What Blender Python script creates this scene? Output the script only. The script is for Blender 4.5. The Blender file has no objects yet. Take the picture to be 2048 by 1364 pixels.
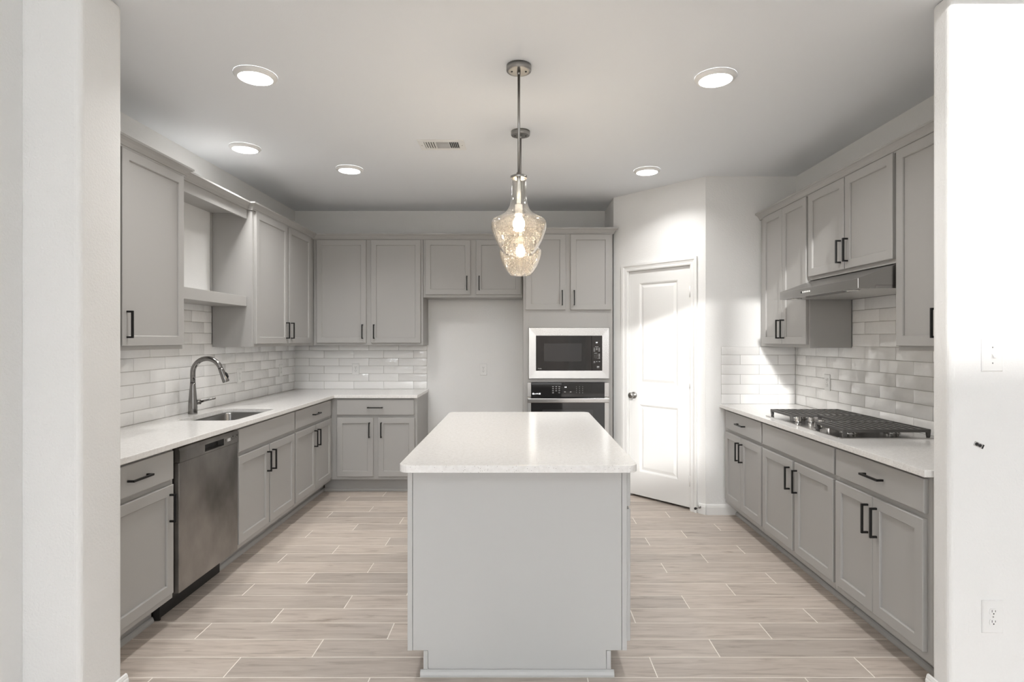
import bpy, bmesh, math, random
from mathutils import Vector, Matrix
random.seed(7)
PI = math.pi
SC = bpy.context.scene
COL = SC.collection

# ---------------------------------------------------------------- camera
cam_d = bpy.data.cameras.new('camera')
cam_d.sensor_width = 36.0
cam_d.lens = 1149.0 / 2048 * 36.0
cam_d.shift_x = -17.0 / 2048
cam_d.shift_y = -3.0 / 2048
cam_d.clip_start = 0.05
cam = bpy.data.objects.new('camera', cam_d)
COL.objects.link(cam)
cam.location = (0, 0, 1.426)
cam.rotation_euler = (PI / 2, 0, 0)
SC.camera = cam

# ---------------------------------------------------------------- world, sun, exposure
SC.view_settings.view_transform = 'Standard'
SC.view_settings.look = 'None'
SC.view_settings.gamma = 1
SC.view_settings.use_curve_mapping = False
SC.view_settings.exposure = 0.80
W = bpy.data.worlds.new('daylight')
SC.world = W
W.use_nodes = True
bg = W.node_tree.nodes['Background']
bg.inputs['Color'].default_value = (0.93, 0.965, 1.0, 1)
bg.inputs['Strength'].default_value = 5.0

sun_d = bpy.data.lights.new('sun', 'SUN')
sun_d.energy = 1.5
sun_d.angle = math.radians(1.6)
sun_d.color = (1.0, 0.985, 0.96)
sun = bpy.data.objects.new('sun', sun_d)
COL.objects.link(sun)
sun.rotation_euler = Vector((0.233, 1, -0.39)).to_track_quat('-Z', 'Y').to_euler()
sun.location = (-3, -12, 9)

LAMP_STRENGTH = 9.0       # glow of the recessed lenses
LAMP_POWER = 4.2          # light each recessed lamp throws down
BULB_STRENGTH = 95.0      # pendant bulbs

CEIL = 2.755
XL, XR, YB = -2.333, 2.246, 5.94       # kitchen walls
YS = 4.68                              # short wall at the far end of the cooktop run

# ---------------------------------------------------------------- materials
def nodes_of(m):
    m.use_nodes = True
    nt = m.node_tree
    return nt, nt.nodes['Principled BSDF']

def mat(name, col, rough=0.5, metal=0.0, bump=None, var=None, coat=0.0, spec=None, emit=None, aniso=None):
    m = bpy.data.materials.new(name)
    nt, b = nodes_of(m)
    b.inputs['Base Color'].default_value = (*col, 1)
    b.inputs['Roughness'].default_value = rough
    b.inputs['Metallic'].default_value = metal
    if coat:
        b.inputs['Coat Weight'].default_value = coat
        b.inputs['Coat Roughness'].default_value = 0.06
    if spec is not None:
        b.inputs['Specular IOR Level'].default_value = spec
    if emit:
        b.inputs['Emission Color'].default_value = (*emit[0], 1)
        b.inputs['Emission Strength'].default_value = emit[1]
    tc = nt.nodes.new('ShaderNodeTexCoord')
    if bump:
        n = nt.nodes.new('ShaderNodeTexNoise')
        n.inputs['Scale'].default_value = bump[0]
        n.inputs['Detail'].default_value = 3
        bp = nt.nodes.new('ShaderNodeBump')
        bp.inputs['Strength'].default_value = bump[1]
        bp.inputs['Distance'].default_value = bump[2]
        nt.links.new(tc.outputs['Object'], n.inputs['Vector'])
        nt.links.new(n.outputs['Fac'], bp.inputs['Height'])
        nt.links.new(bp.outputs['Normal'], b.inputs['Normal'])
    if var:
        n = nt.nodes.new('ShaderNodeTexNoise')
        n.inputs['Scale'].default_value = var[0]
        n.inputs['Detail'].default_value = 5
        mp = nt.nodes.new('ShaderNodeMapping')
        mp.inputs['Scale'].default_value = var[3] if len(var) > 3 else (1, 1, 1)
        r = nt.nodes.new('ShaderNodeValToRGB')
        r.color_ramp.elements[0].position = 0.3
        r.color_ramp.elements[1].position = 0.72
        r.color_ramp.elements[0].color = (*var[1], 1)
        r.color_ramp.elements[1].color = (*var[2], 1)
        nt.links.new(tc.outputs['Object'], mp.inputs['Vector'])
        nt.links.new(mp.outputs['Vector'], n.inputs['Vector'])
        nt.links.new(n.outputs['Fac'], r.inputs['Fac'])
        nt.links.new(r.outputs['Color'], b.inputs['Base Color'])
    return m

WALL = mat('painted_wall', (0.84, 0.84, 0.832), 0.7, bump=(120, 0.35, 0.005))
CEILM = mat('painted_ceiling', (0.84, 0.865, 0.895), 0.8, bump=(160, 0.10, 0.003))
TRIMW = mat('white_trim_paint', (0.86, 0.86, 0.85), 0.35)
CAB = mat('grey_cabinet_paint', (0.415, 0.407, 0.395), 0.42, bump=(260, 0.05, 0.001))
BLACK = mat('matte_black_metal', (0.012, 0.012, 0.012), 0.4, metal=0.3)
BLKPL = mat('black_plastic', (0.015, 0.015, 0.015), 0.45)
STEEL = mat('brushed_steel', (0.60, 0.59, 0.575), 0.27, metal=1.0, bump=(60, 0.02, 0.001))
SINKST = mat('sink_steel', (0.26, 0.255, 0.25), 0.3, metal=1.0, bump=(60, 0.02, 0.001))
HOODST = mat('hood_steel', (0.40, 0.393, 0.385), 0.24, metal=1.0, bump=(60, 0.02, 0.001))
STEELS = mat('satin_steel', (0.55, 0.54, 0.53), 0.2, metal=1.0)
NICKEL = mat('brushed_nickel', (0.36, 0.352, 0.34), 0.3, metal=1.0)
FAUC = mat('stainless_faucet', (0.27, 0.262, 0.255), 0.22, metal=1.0)
BGLASS = mat('black_glass', (0.010, 0.010, 0.011), 0.06, coat=0.5)
BGLASS2 = mat('black_window_mesh', (0.035, 0.035, 0.037), 0.12, coat=0.5)
IRON = mat('cast_iron', (0.075, 0.072, 0.069), 0.36, bump=(300, 0.1, 0.001))
WPLAST = mat('white_plastic', (0.84, 0.84, 0.83), 0.35)
SLOT = mat('dark_slot', (0.02, 0.02, 0.02), 0.6)
MARK = mat('pale_print', (0.62, 0.62, 0.62), 0.5)
DIGIT = mat('lit_digits', (0.8, 0.8, 0.8), 0.5, emit=((0.95, 0.97, 1.0), 1.2))
ISL = mat('pale_grey_island_paint', (0.52, 0.52, 0.512), 0.42, bump=(260, 0.05, 0.001))
LENS = mat('lamp_lens', (0.9, 0.9, 0.9), 0.5, emit=((1.0, 0.985, 0.965), LAMP_STRENGTH))
BULB = mat('lit_bulb', (1, 0.9, 0.75), 0.5, emit=((1.0, 0.85, 0.66), BULB_STRENGTH))
HOODL = mat('hood_lens', (0.85, 0.85, 0.83), 0.25)
GROUT = mat('tile_grout', (0.50, 0.485, 0.465), 0.85)
FGROUT = mat('floor_grout', (0.93, 0.87, 0.80), 0.9)
DWST = mat('smudged_steel', (0.33, 0.325, 0.315), 0.36, metal=1.0, bump=(30, 0.02, 0.001),
           var=(2.6, (0.12, 0.115, 0.11), (0.40, 0.385, 0.37), (1.2, 1.6, 0.9)))
BRICK = mat('garden_wall_brick', (0.20, 0.17, 0.15), 0.9, var=(5, (0.12, 0.10, 0.09), (0.30, 0.26, 0.23), (1, 1, 6)))
GROUND = mat('outdoor_ground', (0.30, 0.29, 0.24), 0.9)

def quartz():
    m = bpy.data.materials.new('white_quartz')
    nt, b = nodes_of(m)
    b.inputs['Roughness'].default_value = 0.16
    tc = nt.nodes.new('ShaderNodeTexCoord')
    v = nt.nodes.new('ShaderNodeTexVoronoi'); v.inputs['Scale'].default_value = 130
    r = nt.nodes.new('ShaderNodeValToRGB')
    r.color_ramp.elements[0].position = 0.10; r.color_ramp.elements[0].color = (1, 1, 1, 1)
    r.color_ramp.elements[1].position = 0.22; r.color_ramp.elements[1].color = (0, 0, 0, 1)
    s = nt.nodes.new('ShaderNodeSeparateColor')
    g = nt.nodes.new('ShaderNodeMath'); g.operation = 'GREATER_THAN'; g.inputs[1].default_value = 0.55
    mul = nt.nodes.new('ShaderNodeMath'); mul.operation = 'MULTIPLY'
    mx = nt.nodes.new('ShaderNodeMix'); mx.data_type = 'RGBA'
    n = nt.nodes.new('ShaderNodeTexNoise'); n.inputs['Scale'].default_value = 60; n.inputs['Detail'].default_value = 4
    r2 = nt.nodes.new('ShaderNodeValToRGB')
    r2.color_ramp.elements[0].position = 0.35; r2.color_ramp.elements[0].color = (0.80, 0.785, 0.765, 1)
    r2.color_ramp.elements[1].position = 0.65; r2.color_ramp.elements[1].color = (0.86, 0.85, 0.835, 1)
    nt.links.new(tc.outputs['Object'], v.inputs['Vector'])
    nt.links.new(tc.outputs['Object'], n.inputs['Vector'])
    nt.links.new(v.outputs['Distance'], r.inputs['Fac'])
    nt.links.new(v.outputs['Color'], s.inputs['Color'])
    nt.links.new(s.outputs[0], g.inputs[0])
    nt.links.new(g.outputs[0], mul.inputs[0])
    nt.links.new(r.outputs['Color'], mul.inputs[1])
    nt.links.new(mul.outputs[0], mx.inputs['Factor'])
    nt.links.new(n.outputs['Fac'], r2.inputs['Fac'])
    nt.links.new(r2.outputs['Color'], mx.inputs[6])
    mx.inputs[7].default_value = (0.36, 0.34, 0.32, 1)
    nt.links.new(mx.outputs[2], b.inputs['Base Color'])
    return m
QUARTZ = quartz()

def tile_mat():
    m = bpy.data.materials.new('glossy_white_tile')
    nt, b = nodes_of(m)
    b.inputs['Roughness'].default_value = 0.07
    b.inputs['Specular IOR Level'].default_value = 0.6
    geo = nt.nodes.new('ShaderNodeNewGeometry')
    tc = nt.nodes.new('ShaderNodeTexCoord')
    r = nt.nodes.new('ShaderNodeValToRGB')
    r.color_ramp.elements[0].color = (0.84, 0.835, 0.825, 1)
    r.color_ramp.elements[1].color = (0.91, 0.905, 0.895, 1)
    nt.links.new(geo.outputs['Random Per Island'], r.inputs['Fac'])
    nt.links.new(r.outputs['Color'], b.inputs['Base Color'])
    add = nt.nodes.new('ShaderNodeVectorMath'); add.operation = 'MULTIPLY_ADD'
    add.inputs[1].default_value = (1, 1, 1)
    sc = nt.nodes.new('ShaderNodeVectorMath'); sc.operation = 'SCALE'
    comb = nt.nodes.new('ShaderNodeCombineXYZ')
    for i in range(3):
        nt.links.new(geo.outputs['Random Per Island'], comb.inputs[i])
    nt.links.new(comb.outputs[0], sc.inputs[0]); sc.inputs['Scale'].default_value = 37.0
    nt.links.new(tc.outputs['Object'], add.inputs[0])
    nt.links.new(sc.outputs[0], add.inputs[2])
    n = nt.nodes.new('ShaderNodeTexNoise'); n.inputs['Scale'].default_value = 11; n.inputs['Detail'].default_value = 2.5
    n.inputs['Roughness'].default_value = 0.55
    bp = nt.nodes.new('ShaderNodeBump'); bp.inputs['Strength'].default_value = 0.5; bp.inputs['Distance'].default_value = 0.009
    nt.links.new(add.outputs[0], n.inputs['Vector'])
    nt.links.new(n.outputs['Fac'], bp.inputs['Height'])
    nt.links.new(bp.outputs['Normal'], b.inputs['Normal'])
    return m
TILE = tile_mat()

def plank_mat():
    m = bpy.data.materials.new('wood_look_floor_tile')
    nt, b = nodes_of(m)
    b.inputs['Roughness'].default_value = 0.42
    geo = nt.nodes.new('ShaderNodeNewGeometry')
    tc = nt.nodes.new('ShaderNodeTexCoord')
    comb = nt.nodes.new('ShaderNodeCombineXYZ')
    for i in range(3):
        nt.links.new(geo.outputs['Random Per Island'], comb.inputs[i])
    sc = nt.nodes.new('ShaderNodeVectorMath'); sc.operation = 'SCALE'; sc.inputs['Scale'].default_value = 53.0
    nt.links.new(comb.outputs[0], sc.inputs[0])
    add = nt.nodes.new('ShaderNodeVectorMath'); add.operation = 'ADD'
    nt.links.new(tc.outputs['Object'], add.inputs[0]); nt.links.new(sc.outputs[0], add.inputs[1])
    mp = nt.nodes.new('ShaderNodeMapping'); mp.inputs['Scale'].default_value = (1.6, 17, 1)
    nt.links.new(add.outputs[0], mp.inputs['Vector'])
    n = nt.nodes.new('ShaderNodeTexNoise'); n.inputs['Scale'].default_value = 2.2; n.inputs['Detail'].default_value = 7
    n.inputs['Roughness'].default_value = 0.62; n.inputs['Distortion'].default_value = 0.7
    nt.links.new(mp.outputs['Vector'], n.inputs['Vector'])
    r = nt.nodes.new('ShaderNodeValToRGB')
    e = r.color_ramp.elements
    e[0].position = 0.30; e[0].color = (0.40, 0.340, 0.292, 1)
    e[1].position = 0.66; e[1].color = (0.63, 0.560, 0.500, 1)
    k = e.new(0.46); k.color = (0.54, 0.472, 0.416, 1)
    nt.links.new(n.outputs['Fac'], r.inputs['Fac'])
    # knots
    mp2 = nt.nodes.new('ShaderNodeMapping'); mp2.inputs['Scale'].default_value = (2.2, 6.5, 1)
    nt.links.new(add.outputs[0], mp2.inputs['Vector'])
    v = nt.nodes.new('ShaderNodeTexNoise'); v.inputs['Scale'].default_value = 2.3; v.inputs['Detail'].default_value = 3
    nt.links.new(mp2.outputs['Vector'], v.inputs['Vector'])
    r3 = nt.nodes.new('ShaderNodeValToRGB')
    r3.color_ramp.elements[0].position = 0.66; r3.color_ramp.elements[0].color = (1, 1, 1, 1)
    r3.color_ramp.elements[1].position = 0.78; r3.color_ramp.elements[1].color = (0.62, 0.58, 0.55, 1)
    nt.links.new(v.outputs['Fac'], r3.inputs['Fac'])
    r2 = nt.nodes.new('ShaderNodeValToRGB')
    r2.color_ramp.elements[0].color = (0.86, 0.86, 0.86, 1)
    r2.color_ramp.elements[1].color = (1.10, 1.09, 1.08, 1)
    nt.links.new(geo.outputs['Random Per Island'], r2.inputs['Fac'])
    m1 = nt.nodes.new('ShaderNodeMix'); m1.data_type = 'RGBA'; m1.blend_type = 'MULTIPLY'; m1.inputs['Factor'].default_value = 1
    m2 = nt.nodes.new('ShaderNodeMix'); m2.data_type = 'RGBA'; m2.blend_type = 'MULTIPLY'; m2.inputs['Factor'].default_value = 1
    nt.links.new(r.outputs['Color'], m1.inputs[6]); nt.links.new(r3.outputs['Color'], m1.inputs[7])
    nt.links.new(m1.outputs[2], m2.inputs[6]); nt.links.new(r2.outputs['Color'], m2.inputs[7])
    nt.links.new(m2.outputs[2], b.inputs['Base Color'])
    bp = nt.nodes.new('ShaderNodeBump'); bp.inputs['Strength'].default_value = 0.08; bp.inputs['Distance'].default_value = 0.002
    nt.links.new(n.outputs['Fac'], bp.inputs['Height']); nt.links.new(bp.outputs['Normal'], b.inputs['Normal'])
    return m
PLANK = plank_mat()

def seeded_glass():
    m = bpy.data.materials.new('seeded_glass')
    m.use_nodes = True
    nt = m.node_tree
    nt.nodes.clear()
    N = nt.nodes.new
    out = N('ShaderNodeOutputMaterial')
    tr = N('ShaderNodeBsdfTransparent'); tr.inputs['Color'].default_value = (0.985, 0.975, 0.955, 1)
    gl = N('ShaderNodeBsdfGlossy'); gl.inputs['Roughness'].default_value = 0.03
    tl = N('ShaderNodeBsdfTranslucent'); tl.inputs['Color'].default_value = (0.96, 0.88, 0.76, 1)
    seed = N('ShaderNodeBsdfDiffuse'); seed.inputs['Color'].default_value = (0.30, 0.25, 0.20, 1)
    lw = N('ShaderNodeLayerWeight'); lw.inputs['Blend'].default_value = 0.30
    tc = N('ShaderNodeTexCoord')
    v = N('ShaderNodeTexVoronoi'); v.inputs['Scale'].default_value = 120
    nt.links.new(tc.outputs['Object'], v.inputs['Vector'])
    r = N('ShaderNodeValToRGB')
    r.color_ramp.elements[0].position = 0.14; r.color_ramp.elements[0].color = (1, 1, 1, 1)
    r.color_ramp.elements[1].position = 0.30; r.color_ramp.elements[1].color = (0, 0, 0, 1)
    nt.links.new(v.outputs['Distance'], r.inputs['Fac'])
    # the bubbles and the cloudy tint belong to the bowl, the neck is clear
    sep = N('ShaderNodeSeparateXYZ'); nt.links.new(tc.outputs['Object'], sep.inputs[0])
    mr = N('ShaderNodeMapRange')
    mr.inputs['From Min'].default_value = 0.20; mr.inputs['From Max'].default_value = 0.13
    nt.links.new(sep.outputs['Z'], mr.inputs['Value'])
    def mul(a, k):
        n = N('ShaderNodeMath'); n.operation = 'MULTIPLY'
        nt.links.new(a, n.inputs[0])
        if isinstance(k, float): n.inputs[1].default_value = k
        else: nt.links.new(k, n.inputs[1])
        return n.outputs[0]
    bp = N('ShaderNodeBump'); bp.inputs['Strength'].default_value = 0.5; bp.inputs['Distance'].default_value = 0.002
    nt.links.new(r.outputs['Color'], bp.inputs['Height'])
    nt.links.new(bp.outputs['Normal'], gl.inputs['Normal'])
    def mix(f, a, b):
        n = N('ShaderNodeMixShader')
        nt.links.new(f, n.inputs['Fac']); nt.links.new(a, n.inputs[1]); nt.links.new(b, n.inputs[2])
        return n.outputs[0]
    x = mix(mul(mr.outputs['Result'], 0.016), tr.outputs[0], tl.outputs[0])
    x = mix(mul(mul(r.outputs['Color'], mr.outputs['Result']), 0.55), x, seed.outputs[0])
    x = mix(lw.outputs['Facing'], x, gl.outputs[0])
    nt.links.new(x, out.inputs['Surface'])
    return m
GLASS = seeded_glass()

def filter_mat():
    m = bpy.data.materials.new('perforated_filter')
    nt, b = nodes_of(m)
    b.inputs['Metallic'].default_value = 0.9
    b.inputs['Roughness'].default_value = 0.4
    tc = nt.nodes.new('ShaderNodeTexCoord')
    v = nt.nodes.new('ShaderNodeTexVoronoi'); v.inputs['Scale'].default_value = 130; v.inputs['Randomness'].default_value = 0
    nt.links.new(tc.outputs['Object'], v.inputs['Vector'])
    r = nt.nodes.new('ShaderNodeValToRGB')
    r.color_ramp.elements[0].position = 0.30; r.color_ramp.elements[0].color = (0.12, 0.12, 0.12, 1)
    r.color_ramp.elements[1].position = 0.42; r.color_ramp.elements[1].color = (0.72, 0.71, 0.69, 1)
    nt.links.new(v.outputs['Distance'], r.inputs['Fac'])
    nt.links.new(r.outputs['Color'], b.inputs['Base Color'])
    return m
FILTER = filter_mat()

# ---------------------------------------------------------------- mesh helpers
def new_obj(name, bm, m, parent=None, bevel=0.0, seg=2, smooth=False, loc=None, rot=None, mats=None):
    bmesh.ops.recalc_face_normals(bm, faces=bm.faces)
    me = bpy.data.meshes.new(name)
    if smooth:
        for f in bm.faces:
            f.smooth = True
    bm.to_mesh(me)
    bm.free()
    for x in (mats or [m]):
        me.materials.append(x)
    o = bpy.data.objects.new(name, me)
    COL.objects.link(o)
    if parent is not None:
        o.parent = parent
    if loc is not None:
        o.location = loc
    if rot is not None:
        o.rotation_euler = rot
    if bevel:
        md = o.modifiers.new('edge', 'BEVEL')
        md.width = bevel
        md.segments = seg
        md.limit_method = 'ANGLE'
        md.angle_limit = math.radians(40)
    return o

def thing(name, label, cat, loc=(0, 0, 0), rotz=0.0, group=None):
    o = bpy.data.objects.new(name, None)
    o.empty_display_size = 0.1
    COL.objects.link(o)
    o.location = loc
    o.rotation_euler = (0, 0, rotz)
    o['label'] = label
    o['category'] = cat
    if group:
        o['group'] = group
    return o

def tag(o, label, cat, group=None):
    o['label'] = label
    o['category'] = cat
    if group:
        o['group'] = group
    return o

def struct(o):
    o['kind'] = 'structure'
    return o

def box(bm, x0, x1, y0, y1, z0, z1, mi=0):
    x0, x1 = min(x0, x1), max(x0, x1)
    y0, y1 = min(y0, y1), max(y0, y1)
    z0, z1 = min(z0, z1), max(z0, z1)
    v = [bm.verts.new(p) for p in ((x0, y0, z0), (x1, y0, z0), (x1, y1, z0), (x0, y1, z0),
                                   (x0, y0, z1), (x1, y0, z1), (x1, y1, z1), (x0, y1, z1))]
    for q in ((0, 3, 2, 1), (4, 5, 6, 7), (0, 1, 5, 4), (1, 2, 6, 5), (2, 3, 7, 6), (3, 0, 4, 7)):
        f = bm.faces.new([v[i] for i in q])
        f.material_index = mi
    return v

def boxes(*bs):
    bm = bmesh.new()
    for b in bs:
        box(bm, *b)
    return bm

def prism(bm, pts, axis, a, b):
    """polygon pts in the two other axes, extruded along axis from a to b"""
    def P(p, t):
        if axis == 'x': return (t, p[0], p[1])
        if axis == 'y': return (p[0], t, p[1])
        return (p[0], p[1], t)
    va = [bm.verts.new(P(p, a)) for p in pts]
    vb = [bm.verts.new(P(p, b)) for p in pts]
    bm.faces.new(va); bm.faces.new(vb[::-1])
    n = len(pts)
    for i in range(n):
        bm.faces.new((va[i], va[(i + 1) % n], vb[(i + 1) % n], vb[i]))

def lathe(bm, prof, cx=0, cy=0, n=28, cap=True, axis='z', origin=(0, 0, 0)):
    """prof: (radius, height) pairs"""
    rings = []
    for r, z in prof:
        ring = []
        for i in range(n):
            a = 2 * PI * i / n
            p = (cx + r * math.cos(a), cy + r * math.sin(a), z)
            if axis == 'x': p = (z, p[0], p[1])
            if axis == 'y': p = (p[0], z, p[1])
            ring.append(bm.verts.new((p[0] + origin[0], p[1] + origin[1], p[2] + origin[2])))
        rings.append(ring)
    for a, b in zip(rings, rings[1:]):
        for i in range(n):
            f = bm.faces.new((a[i], a[(i + 1) % n], b[(i + 1) % n], b[i]))
            f.smooth = True
    if cap:
        bm.faces.new(rings[0][::-1]); bm.faces.new(rings[-1])

def tube(bm, pts, rad, n=16):
    """round tube through pts, radius number or list"""
    pts = [Vector(p) for p in pts]
    rs = rad if isinstance(rad, (list, tuple)) else [rad] * len(pts)
    rings = []
    ref = None
    for i, p in enumerate(pts):
        d = (pts[min(i + 1, len(pts) - 1)] - pts[max(i - 1, 0)]).normalized()
        if ref is None:
            ref = d.orthogonal().normalized()
        ref = (ref - d * ref.dot(d)).normalized()
        s = d.cross(ref)
        ring = [bm.verts.new(p + (ref * math.cos(2 * PI * k / n) + s * math.sin(2 * PI * k / n)) * rs[i]) for k in range(n)]
        rings.append(ring)
    for a, b in zip(rings, rings[1:]):
        for k in range(n):
            f = bm.faces.new((a[k], a[(k + 1) % n], b[(k + 1) % n], b[k])); f.smooth = True
    bm.faces.new(rings[0][::-1]); bm.faces.new(rings[-1])

def rings_panel(bm, x0, x1, z0, z1, rings):
    """nested rectangles (inset, y) bridged; first and last closed. y negative = towards the viewer of the front"""
    prev = None
    for k, (ins, y) in enumerate(rings):
        v = [bm.verts.new(p) for p in ((x0 + ins, y, z0 + ins), (x1 - ins, y, z0 + ins), (x1 - ins, y, z1 - ins), (x0 + ins, y, z1 - ins))]
        if prev is None:
            bm.faces.new(v[::-1])
        else:
            for i in range(4):
                bm.faces.new((prev[i], prev[(i + 1) % 4], v[(i + 1) % 4], v[i]))
        prev = v
    bm.faces.new(prev)

def round_rect(x0, x1, y0, y1, r, n=6):
    out = []
    for cx, cy, a0 in ((x1 - r, y0 + r, -90), (x1 - r, y1 - r, 0), (x0 + r, y1 - r, 90), (x0 + r, y0 + r, 180)):
        for i in range(n + 1):
            a = math.radians(a0 + 90 * i / n)
            out.append((cx + r * math.cos(a), cy + r * math.sin(a)))
    return out

def text_bm(s, size, depth=0.0008):
    cu = bpy.data.curves.new('lettering', 'FONT')
    cu.body = s
    cu.size = size
    cu.extrude = depth / 2
    cu.align_x = 'CENTER'
    cu.align_y = 'CENTER'
    cu.resolution_u = 2
    ob = bpy.data.objects.new('lettering', cu)
    COL.objects.link(ob)
    dg = bpy.context.evaluated_depsgraph_get()
    me = bpy.data.meshes.new_from_object(ob.evaluated_get(dg))
    bm = bmesh.new()
    bm.from_mesh(me)
    bpy.data.objects.remove(ob)
    bpy.data.curves.remove(cu)
    bpy.data.meshes.remove(me)
    return bm

def add_text(bm, s, size, x, y, z):
    """lettering on a front facing -y"""
    t = text_bm(s, size)
    M = Matrix.Translation((x, y, z)) @ Matrix.Rotation(PI / 2, 4, 'X')
    t.transform(M)
    me = bpy.data.meshes.new('tmp')
    t.to_mesh(me); t.free()
    bm.from_mesh(me)
    bpy.data.meshes.remove(me)

# ---------------------------------------------------------------- structure: floor
def build_floor():
    bm = bmesh.new()
    pitch, plen, y0 = 0.1555, 0.917, 2.424
    box(bm, -4.6, 5.0, -4.7, 6.1, -0.12, -0.0007, 1)
    k0 = int(math.floor((-4.7 - y0) / pitch))
    k1 = int(math.ceil((6.1 - y0) / pitch))
    off = {0: -0.937, 1: -0.635, 2: -0.338}
    g = 0.0017
    for k in range(k0, k1):
        # row between line k and k+1 (row 0 lies just behind the front line)
        n = k + 1
        base = {0: -0.635, 1: -1.255, 2: -0.937}[n % 3]
        j0 = int(math.floor((-4.6 - base) / plen))
        x = base + j0 * plen
        ya, yb = y0 + k * pitch + g, y0 + (k + 1) * pitch - g
        ya, yb = max(ya, -4.7), min(yb, 6.1)
        if yb - ya < 0.01:
            continue
        while x < 5.0:
            xa, xb = max(x + g, -4.6), min(x + plen - g, 5.0)
            if xb - xa > 0.01:
                b = 0.0012
                v = [bm.verts.new(p) for p in ((xa, ya, -0.002), (xb, ya, -0.002), (xb, yb, -0.002), (xa, yb, -0.002))]
                t = [bm.verts.new(p) for p in ((xa + b, ya + b, 0), (xb - b, ya + b, 0), (xb - b, yb - b, 0), (xa + b, yb - b, 0))]
                bm.faces.new(t)
                for i in range(4):
                    bm.faces.new((v[i], v[(i + 1) % 4], t[(i + 1) % 4], t[i]))
            x += plen
    o = new_obj('floor', bm, PLANK, mats=[PLANK, FGROUT])
    struct(o)
build_floor()

HF = 6.0   # height of the tall room the photo is taken from
# kitchen ceiling (its front edge is the lintel of the opening)
struct(new_obj('ceiling', boxes((-2.6, 2.6, 2.075, 6.2, CEIL, CEIL + 0.25)), CEILM))
struct(new_obj('ceiling_front', boxes((-4.8, 5.2, -4.9, 2.3, HF, HF + 0.2)), CEILM))
struct(new_obj('wall_left', boxes((XL - 0.15, XL, 2.297, 6.09, 0, CEIL)), WALL))
struct(new_obj('wall_back', boxes((XL, 0.872, YB, YB + 0.15, 0, CEIL)), WALL))
struct(new_obj('wall_right', boxes((XR, XR + 0.15, 2.295, YS, 0, CEIL)), WALL))
# wall ends either side of the opening
struct(new_obj('wall_front_left', boxes((-4.6, -1.589, 2.072, 2.296, 0, CEIL)), WALL, bevel=0.022, seg=5))
struct(new_obj('wall_front_right', boxes((1.640, 5.0, 2.195, 2.294, 0, CEIL)), WALL, bevel=0.022, seg=5))
struct(new_obj('wall_lintel', boxes((-4.6, 5.0, 2.075, 2.294, CEIL + 0.252, HF)), WALL))
struct(new_obj('wall_side_left', boxes((-2.0, -1.796, 0.6, 2.071, 0, CEIL + 0.25)), WALL))
# the pantry corner: short return, slanted wall with the door opening, short wall beside the cooktop run
A = Vector((0.872, 5.385)); B = Vector((1.509, YS))
DIR = (B - A).normalized(); LEN = (B - A).length
ANG = math.atan2(DIR.y, DIR.x)            # local x runs along the slanted wall, local y into the pantry
D0, D1, DH = 0.160, 0.818, 2.052           # door opening
bm = bmesh.new()
box(bm, 0.0, D0, 0, 0.11, 0, CEIL)
box(bm, D1, LEN, 0, 0.11, 0, CEIL)
box(bm, D0, D1, 0, 0.11, DH, CEIL)
struct(new_obj('wall_pantry', bm, WALL, loc=(A.x, A.y, 0), rot=(0, 0, ANG)))
struct(new_obj('wall_pantry_return', boxes((0.872, 0.98, 5.47, 6.09, 0, CEIL)), WALL))
bmc = bmesh.new()
prism(bmc, [(0.872, 5.385), (0.9, 5.43), (0.98, 5.47), (0.872, 5.47)], 'z', 0, CEIL)
struct(new_obj('wall_pantry_corner', bmc, WALL))
struct(new_obj('wall_cooktop_end', boxes((1.512, XR + 0.15, YS, YS + 0.11, 0, CEIL)), WALL))
struct(new_obj('wall_pantry_inside', boxes((0.98, 2.4, 6.0, 6.09, 0, CEIL), (2.30, 2.4, 4.80, 6.0, 0, CEIL)), WALL))
# the tall room behind the camera, with its windows
struct(new_obj('wall_hall_left', boxes((-4.75, -4.6, -4.9, 2.295, 0, HF)), WALL))
struct(new_obj('wall_hall_right', boxes((5.0, 5.15, -4.9, 2.295, 0, HF)), WALL))
YW0, YW1 = -4.85, -4.70
SILL, HEAD = 4.02, 5.75
bm = bmesh.new()
cols = [(-4.6, -3.9, 0), (-3.9, -1.75, 2), (-1.75, -1.42, 0), (-1.42, -0.63, 1), (-0.63, -0.417, 0), (-0.417, 1.35, 1), (1.35, 1.7, 0), (1.7, 4.2, 2), (4.2, 5.0, 0)]
for a, b, k in cols:
    if k == 0:
        box(bm, a, b, YW0, YW1, 0, HF)
    else:
        box(bm, a, b, YW0, YW1, 0, 0.25)
        box(bm, a, b, YW0, YW1, 2.75, SILL if k == 1 else HF)
        if k == 1:
            box(bm, a, b, YW0, YW1, HEAD, HF)
struct(new_obj('wall_windows', bm, WALL))
n = 0
for a, b, k in cols:
    if k == 0:
        continue
    for z0, z1 in [(0.25, 2.75)] + ([(SILL, HEAD)] if k == 1 else []):
        n += 1
        bm = bmesh.new()
        t = 0.035
        box(bm, a, a + t, YW0 + .03, YW1 - .03, z0, z1); box(bm, b - t, b, YW0 + .03, YW1 - .03, z0, z1)
        box(bm, a + t, b - t, YW0 + .03, YW1 - .03, z0, z0 + t); box(bm, a + t, b - t, YW0 + .03, YW1 - .03, z1 - t, z1)
        struct(new_obj('window_%d' % n, bm, TRIMW))
struct(new_obj('ground', boxes((-30, 30, -40, -4.9, -0.3, -0.15)), GROUND))

struct(new_obj('wall_garden', boxes((-14, 14, -9.4, -9.1, -0.15, 2.4)), BRICK))

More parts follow.
